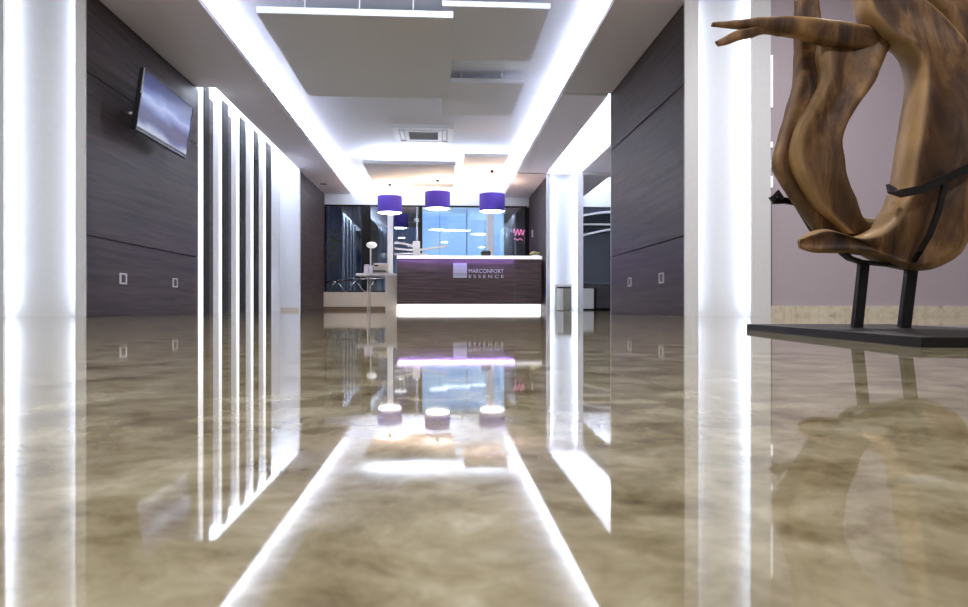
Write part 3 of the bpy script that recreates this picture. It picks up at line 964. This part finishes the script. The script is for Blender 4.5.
def build_root():
    bm = bmesh.new()
    lay = bm.verts.layers.float.new('edge_highlight')
    SEG = 28
    for key, rows in LIMBS.items():
        sl, srr = EDGE_HIGHLIGHT[key]
        rings = []
        for x1, z1, x2, z2, y, th in catmull(rows):
            L = Vector((x1, y, z1)); R = Vector((x2, y, z2))
            mid = (L + R) / 2
            half = (L - R) / 2
            ring = []
            for k in range(SEG):
                a = 2 * PI * k / SEG
                ca, sa = math.cos(a), math.sin(a)
                if key in 'DE':
                    ca = math.copysign(abs(ca) ** .62, ca)
                    sa = math.copysign(abs(sa) ** .85, sa)
                # lens-like section with a rounded edge, a little hollow on the front
                prof = math.copysign(abs(sa) ** .8, sa) * th
                if sa < 0:
                    hol = {'B': .35, 'A': .55, 'D': .62, 'F': .5}.get(key, .8)
                    prof *= hol + (1.1 - hol) * ca * ca
                p = mid + half * ca + Vector((0, 1, 0)) * prof
                nz = noise.noise(p * 14) * .0035 + noise.noise(p * 38) * .0014
                dr = (half * ca + Vector((0, 1, 0)) * prof)
                if dr.length > 1e-5:
                    p = p + dr.normalized() * nz
                v = bm.verts.new(p)
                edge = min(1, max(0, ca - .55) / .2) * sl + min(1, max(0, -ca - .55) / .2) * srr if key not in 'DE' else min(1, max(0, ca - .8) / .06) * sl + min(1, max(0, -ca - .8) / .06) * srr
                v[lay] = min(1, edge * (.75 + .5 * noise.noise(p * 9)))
                ring.append(v)
            rings.append(ring)
        for a, b in zip(rings, rings[1:]):
            for k in range(SEG):
                f = bm.faces.new([a[k], a[(k + 1) % SEG], b[(k + 1) % SEG], b[k]])
                f.smooth = True
        for ring in (rings[0], rings[-1]):
            c = bm.verts.new(sum((v.co for v in ring), Vector()) / SEG)
            for k in range(SEG):
                f = bm.faces.new([ring[k], ring[(k + 1) % SEG], c])
                f.smooth = True
    bmesh.ops.recalc_face_normals(bm, faces=bm.faces)
    me = bpy.data.meshes.new('root_body')
    bm.to_mesh(me)
    bm.free()
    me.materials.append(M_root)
    return me


sc = thing('sculpture', 'twisted brown root wood sculpture on black iron stand', 'sculpture', (1.254, 1.925, 0), -.0628)
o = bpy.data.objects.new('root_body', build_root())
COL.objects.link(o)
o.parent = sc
lpart('base_plate', MB().prism([(-.23, .401), (-.284, -.644), (.198, -.669), (.253, .377)], 0, .02), M_iron, sc, 'flat black base plate')
lpart('leg', MB().bar([(-.066, 0, .018), (-.046, 0, .207)], .026, .02), M_iron, sc)
lpart('leg', MB().bar([(.057, -.02, .018), (.079, -.02, .20)], .029, .02), M_iron, sc)
lpart('cradle', MB().bar([(-0.124, -0.03, 0.233), (-0.101, -0.03, 0.215), (-0.062, -0.01, 0.207), (-0.02, -0.01, 0.202), (0.023, -0.02, 0.197), (0.075, -0.03, 0.190)], .010, .03), M_iron, sc)
lpart('strap', MB().bar([(0.05, -0.06, 0.187), (0.04, -0.118, 0.227), (0.061, -0.128, 0.272), (0.083, -0.13, 0.333), (0.097, -0.13, 0.392), (0.104, -0.128, 0.424)], .013, .010), M_iron, sc)
lpart('clamp', MB().bar([(-0.021, -0.09, 0.409), (-0.03, -0.115, 0.39), (-0.012, -0.127, 0.383), (0.035, -0.13, 0.392), (0.103, -0.128, 0.422), (0.186, -0.11, 0.459), (0.299, -0.06, 0.508)], .022, .014), M_iron, sc)
lpart('clamp', MB().bar([(-0.296, 0.03, 0.4), (-0.29, 0.03, 0.386), (-0.25, 0.05, 0.390), (-0.206, 0.07, 0.386), (-0.161, 0.07, 0.312), (-0.113, 0.06, 0.261)], .018, .012).bar([(-0.293, 0.03, 0.392), (-0.279, 0.03, 0.411), (-0.267, 0.03, 0.390)], .014, .012), M_iron, sc)

# glints beside the grey wall, built as small glowing white pieces
for z0, z1, lab in [(1.09, 1.19, 'small painted white glint lowest on the grey wall edge, above the black gap'), (1.258, 1.33, 'small painted white glint second from the bottom on the grey wall edge'), (1.43, 1.48, 'shortest small painted white glint third from the bottom on the grey wall edge'), (1.77, 2.216, 'long painted white glint on the grey wall edge')]:
    c = thing('edge_glint', lab, 'light', (2.81, 5.77, z0), group='painted white glints on the grey wall edge')
    part('back_piece', MB().box(2.794, 2.822, 5.784, 5.80, z0, z1), M_chrome, c)
    part('lens', MB().box(2.796, 2.82, 5.776, 5.785, z0 + .003, z1 - .003), M_added_glow, c)

# ------------------------------------------------------------------ LED strips and lights
def area(name, loc, size, rot, power, col=(.80, .88, 1)):
    l = bpy.data.lights.new(name, 'AREA')
    l.shape = 'RECTANGLE'
    l.size, l.size_y = size
    l.energy = power
    l.color = col
    o = bpy.data.objects.new(name, l)
    COL.objects.link(o)
    o.location = loc
    o.rotation_euler = rot
    return o

def led(x0, x1, y0, y1, z0, z1, label, mat=None):
    o = thing('led_strip', label, 'light', ((x0 + x1) / 2, (y0 + y1) / 2, z0), group='hidden strip lights')
    part('profile', MB().box(x0, x1, y0, y1, z0, z1), M_chrome, o)
    if x1 - x0 < y1 - y0:
        part('diffuser', MB().box(x0 + .004, x1 - .004, y0 + .01, y1 - .01, z1, z1 + .006), M_led, o)
    else:
        part('diffuser', MB().box(x0 + .01, x1 - .01, y0 + .004, y1 - .004, z1, z1 + .006), M_led, o)
    return o

UP = (PI, 0, 0)
ZL = SOF + .045
ym = (YP + .15 + YB) / 2
ly = YB - YP - .25
led(-2.44, -2.40, YP + .15, YB - .05, ZL, ZL + .15, 'strip light along the top of the left soffit')
area('cove_light_left', (-2.42, ym, ZL + .17), (.04, ly), (PI, math.radians(-20), 0), 190)
led(1.76, 1.80, YP + .15, YB - .05, ZL, ZL + .15, 'strip light along the top of the right soffit')
area('cove_light_right', (1.78, ym, ZL + .17), (.04, ly), (PI, math.radians(20), 0), 190)
# bay slot
area('cove_light_bay_left', (1.95, 10.9, ZL + .03), (.05, 4.8), UP, 50)
area('cove_light_bay_right', (2.85, 10.9, ZL + .03), (.05, 4.8), UP, 50)
area('cove_light_bay_rear', (3.5, 14.85, ZL + .15), (.05, 2.8), (PI, 0, 0), 80)
# left slot over the fins
area('cove_light_fins', (-2.82, 10.9, CEI - .03), (.1, 4.8), (0, 0, 0), 30)
# over the warm ceiling panels
area('cove_light_panel', (-.56, 14.0, 2.68 + .10), (1.6, .1), UP, 30)
area('rear_fill', (-.56, 15.15, 2.68 + .09), (1.6, .1), (math.radians(120), 0, 0), 40)  # fill light added to brighten the header and back wall
area('fascia_fill', (-.3, YP + .12, 2.98), (3.0, .04), (math.radians(90), 0, 0), 14)  # unseen light added to brighten the front edges of the panels
area('cove_light_panel_small', (.85, 13.9, 2.83 + .08), (.75, .1), UP, 11)
# vertical strips in the lit slots, lighting the back panel of each from both sides
def slot_lights(xa, xb, y, top, p, ia, ib):
    h = top - .1
    area('slot_light_left', (xa - ia, y + .04, top / 2), (.012, h), (PI / 2, 0, math.radians(-15)), p)
    area('slot_light_right', (xb + ib, y + .04, top / 2), (.012, h), (PI / 2, 0, math.radians(15)), p)
slot_lights(-3.44, -2.89, YP, 2.95, 3.0, .02, .002)
slot_lights(2.165, 2.625, YP, 2.95, 2.3, .03, .03)
slot_lights(2.13, 2.66, 13.42, CEI, 3.2, .025, .025)
# purple wash under the counter edge
area('counter_light', (.33, DY - .03, 1.028), (2.3, .02), (math.radians(-25), 0, 0), 11, (.4, .25, 1))

# unseen round fill lights added to brighten sculpture, floor and grey wall
for x, y, p, lab in [(-1.6, 3.6, 33, 'added unseen fill light over the front room, ahead on the left'), (.2, 1.6, 40, 'added unseen fill light over the front room, above the sculpture side'), (2.6, 4.0, 33, 'added unseen fill light over the front room, by the grey wall'), (-1.4, -.8, 33, 'added unseen fill light over the front room, rear left'), (2.0, -.8, 33, 'added unseen fill light over the front room, rear right')]:
    t = thing('fill_light', lab, 'ceiling light', (x, y, 2.95), group='added fill lights over the front room')
    part('bezel', MB().lathe([(.17, 2.95), (.17, 2.935), (.14, 2.932), (.14, 2.95)], x, y, 28), M_chrome, t)
    part('lens', MB().lathe([(0, 2.944), (.14, 2.944)], x, y, 28), M_added_glow, t)
    l = bpy.data.lights.new('front_fill', 'AREA')
    l.shape = 'DISK'
    l.size = .28
    l.energy = p
    l.color = (1, .97, .97)
    lo = bpy.data.objects.new('front_fill', l)
    COL.objects.link(lo)
    lo.location = (x, y, 2.925)

# ------------------------------------------------------------------ world, camera, colour
w = bpy.data.worlds.new('night')
scene.world = w
w.use_nodes = True
w.node_tree.nodes['Background'].inputs['Color'].default_value = (.02, .035, .08, 1)
w.node_tree.nodes['Background'].inputs['Strength'].default_value = .5

cam = bpy.data.cameras.new('camera')
co = bpy.data.objects.new('camera', cam)
COL.objects.link(co)
co.location = (0, 0, .08)
co.rotation_euler = (PI / 2, 0, -math.atan2(44, 700))
cam.sensor_width = 36
cam.lens = 700 / 968 * 36
cam.shift_y = 3.0 / 968
cam.clip_start = .01
cam.dof.use_dof = True
cam.dof.focus_distance = 4.5
cam.dof.aperture_fstop = 16
scene.camera = co

vs = scene.view_settings
vs.view_transform = 'Standard'
vs.look = 'None'
vs.gamma = 1
vs.use_curve_mapping = False
vs.exposure = 0.38
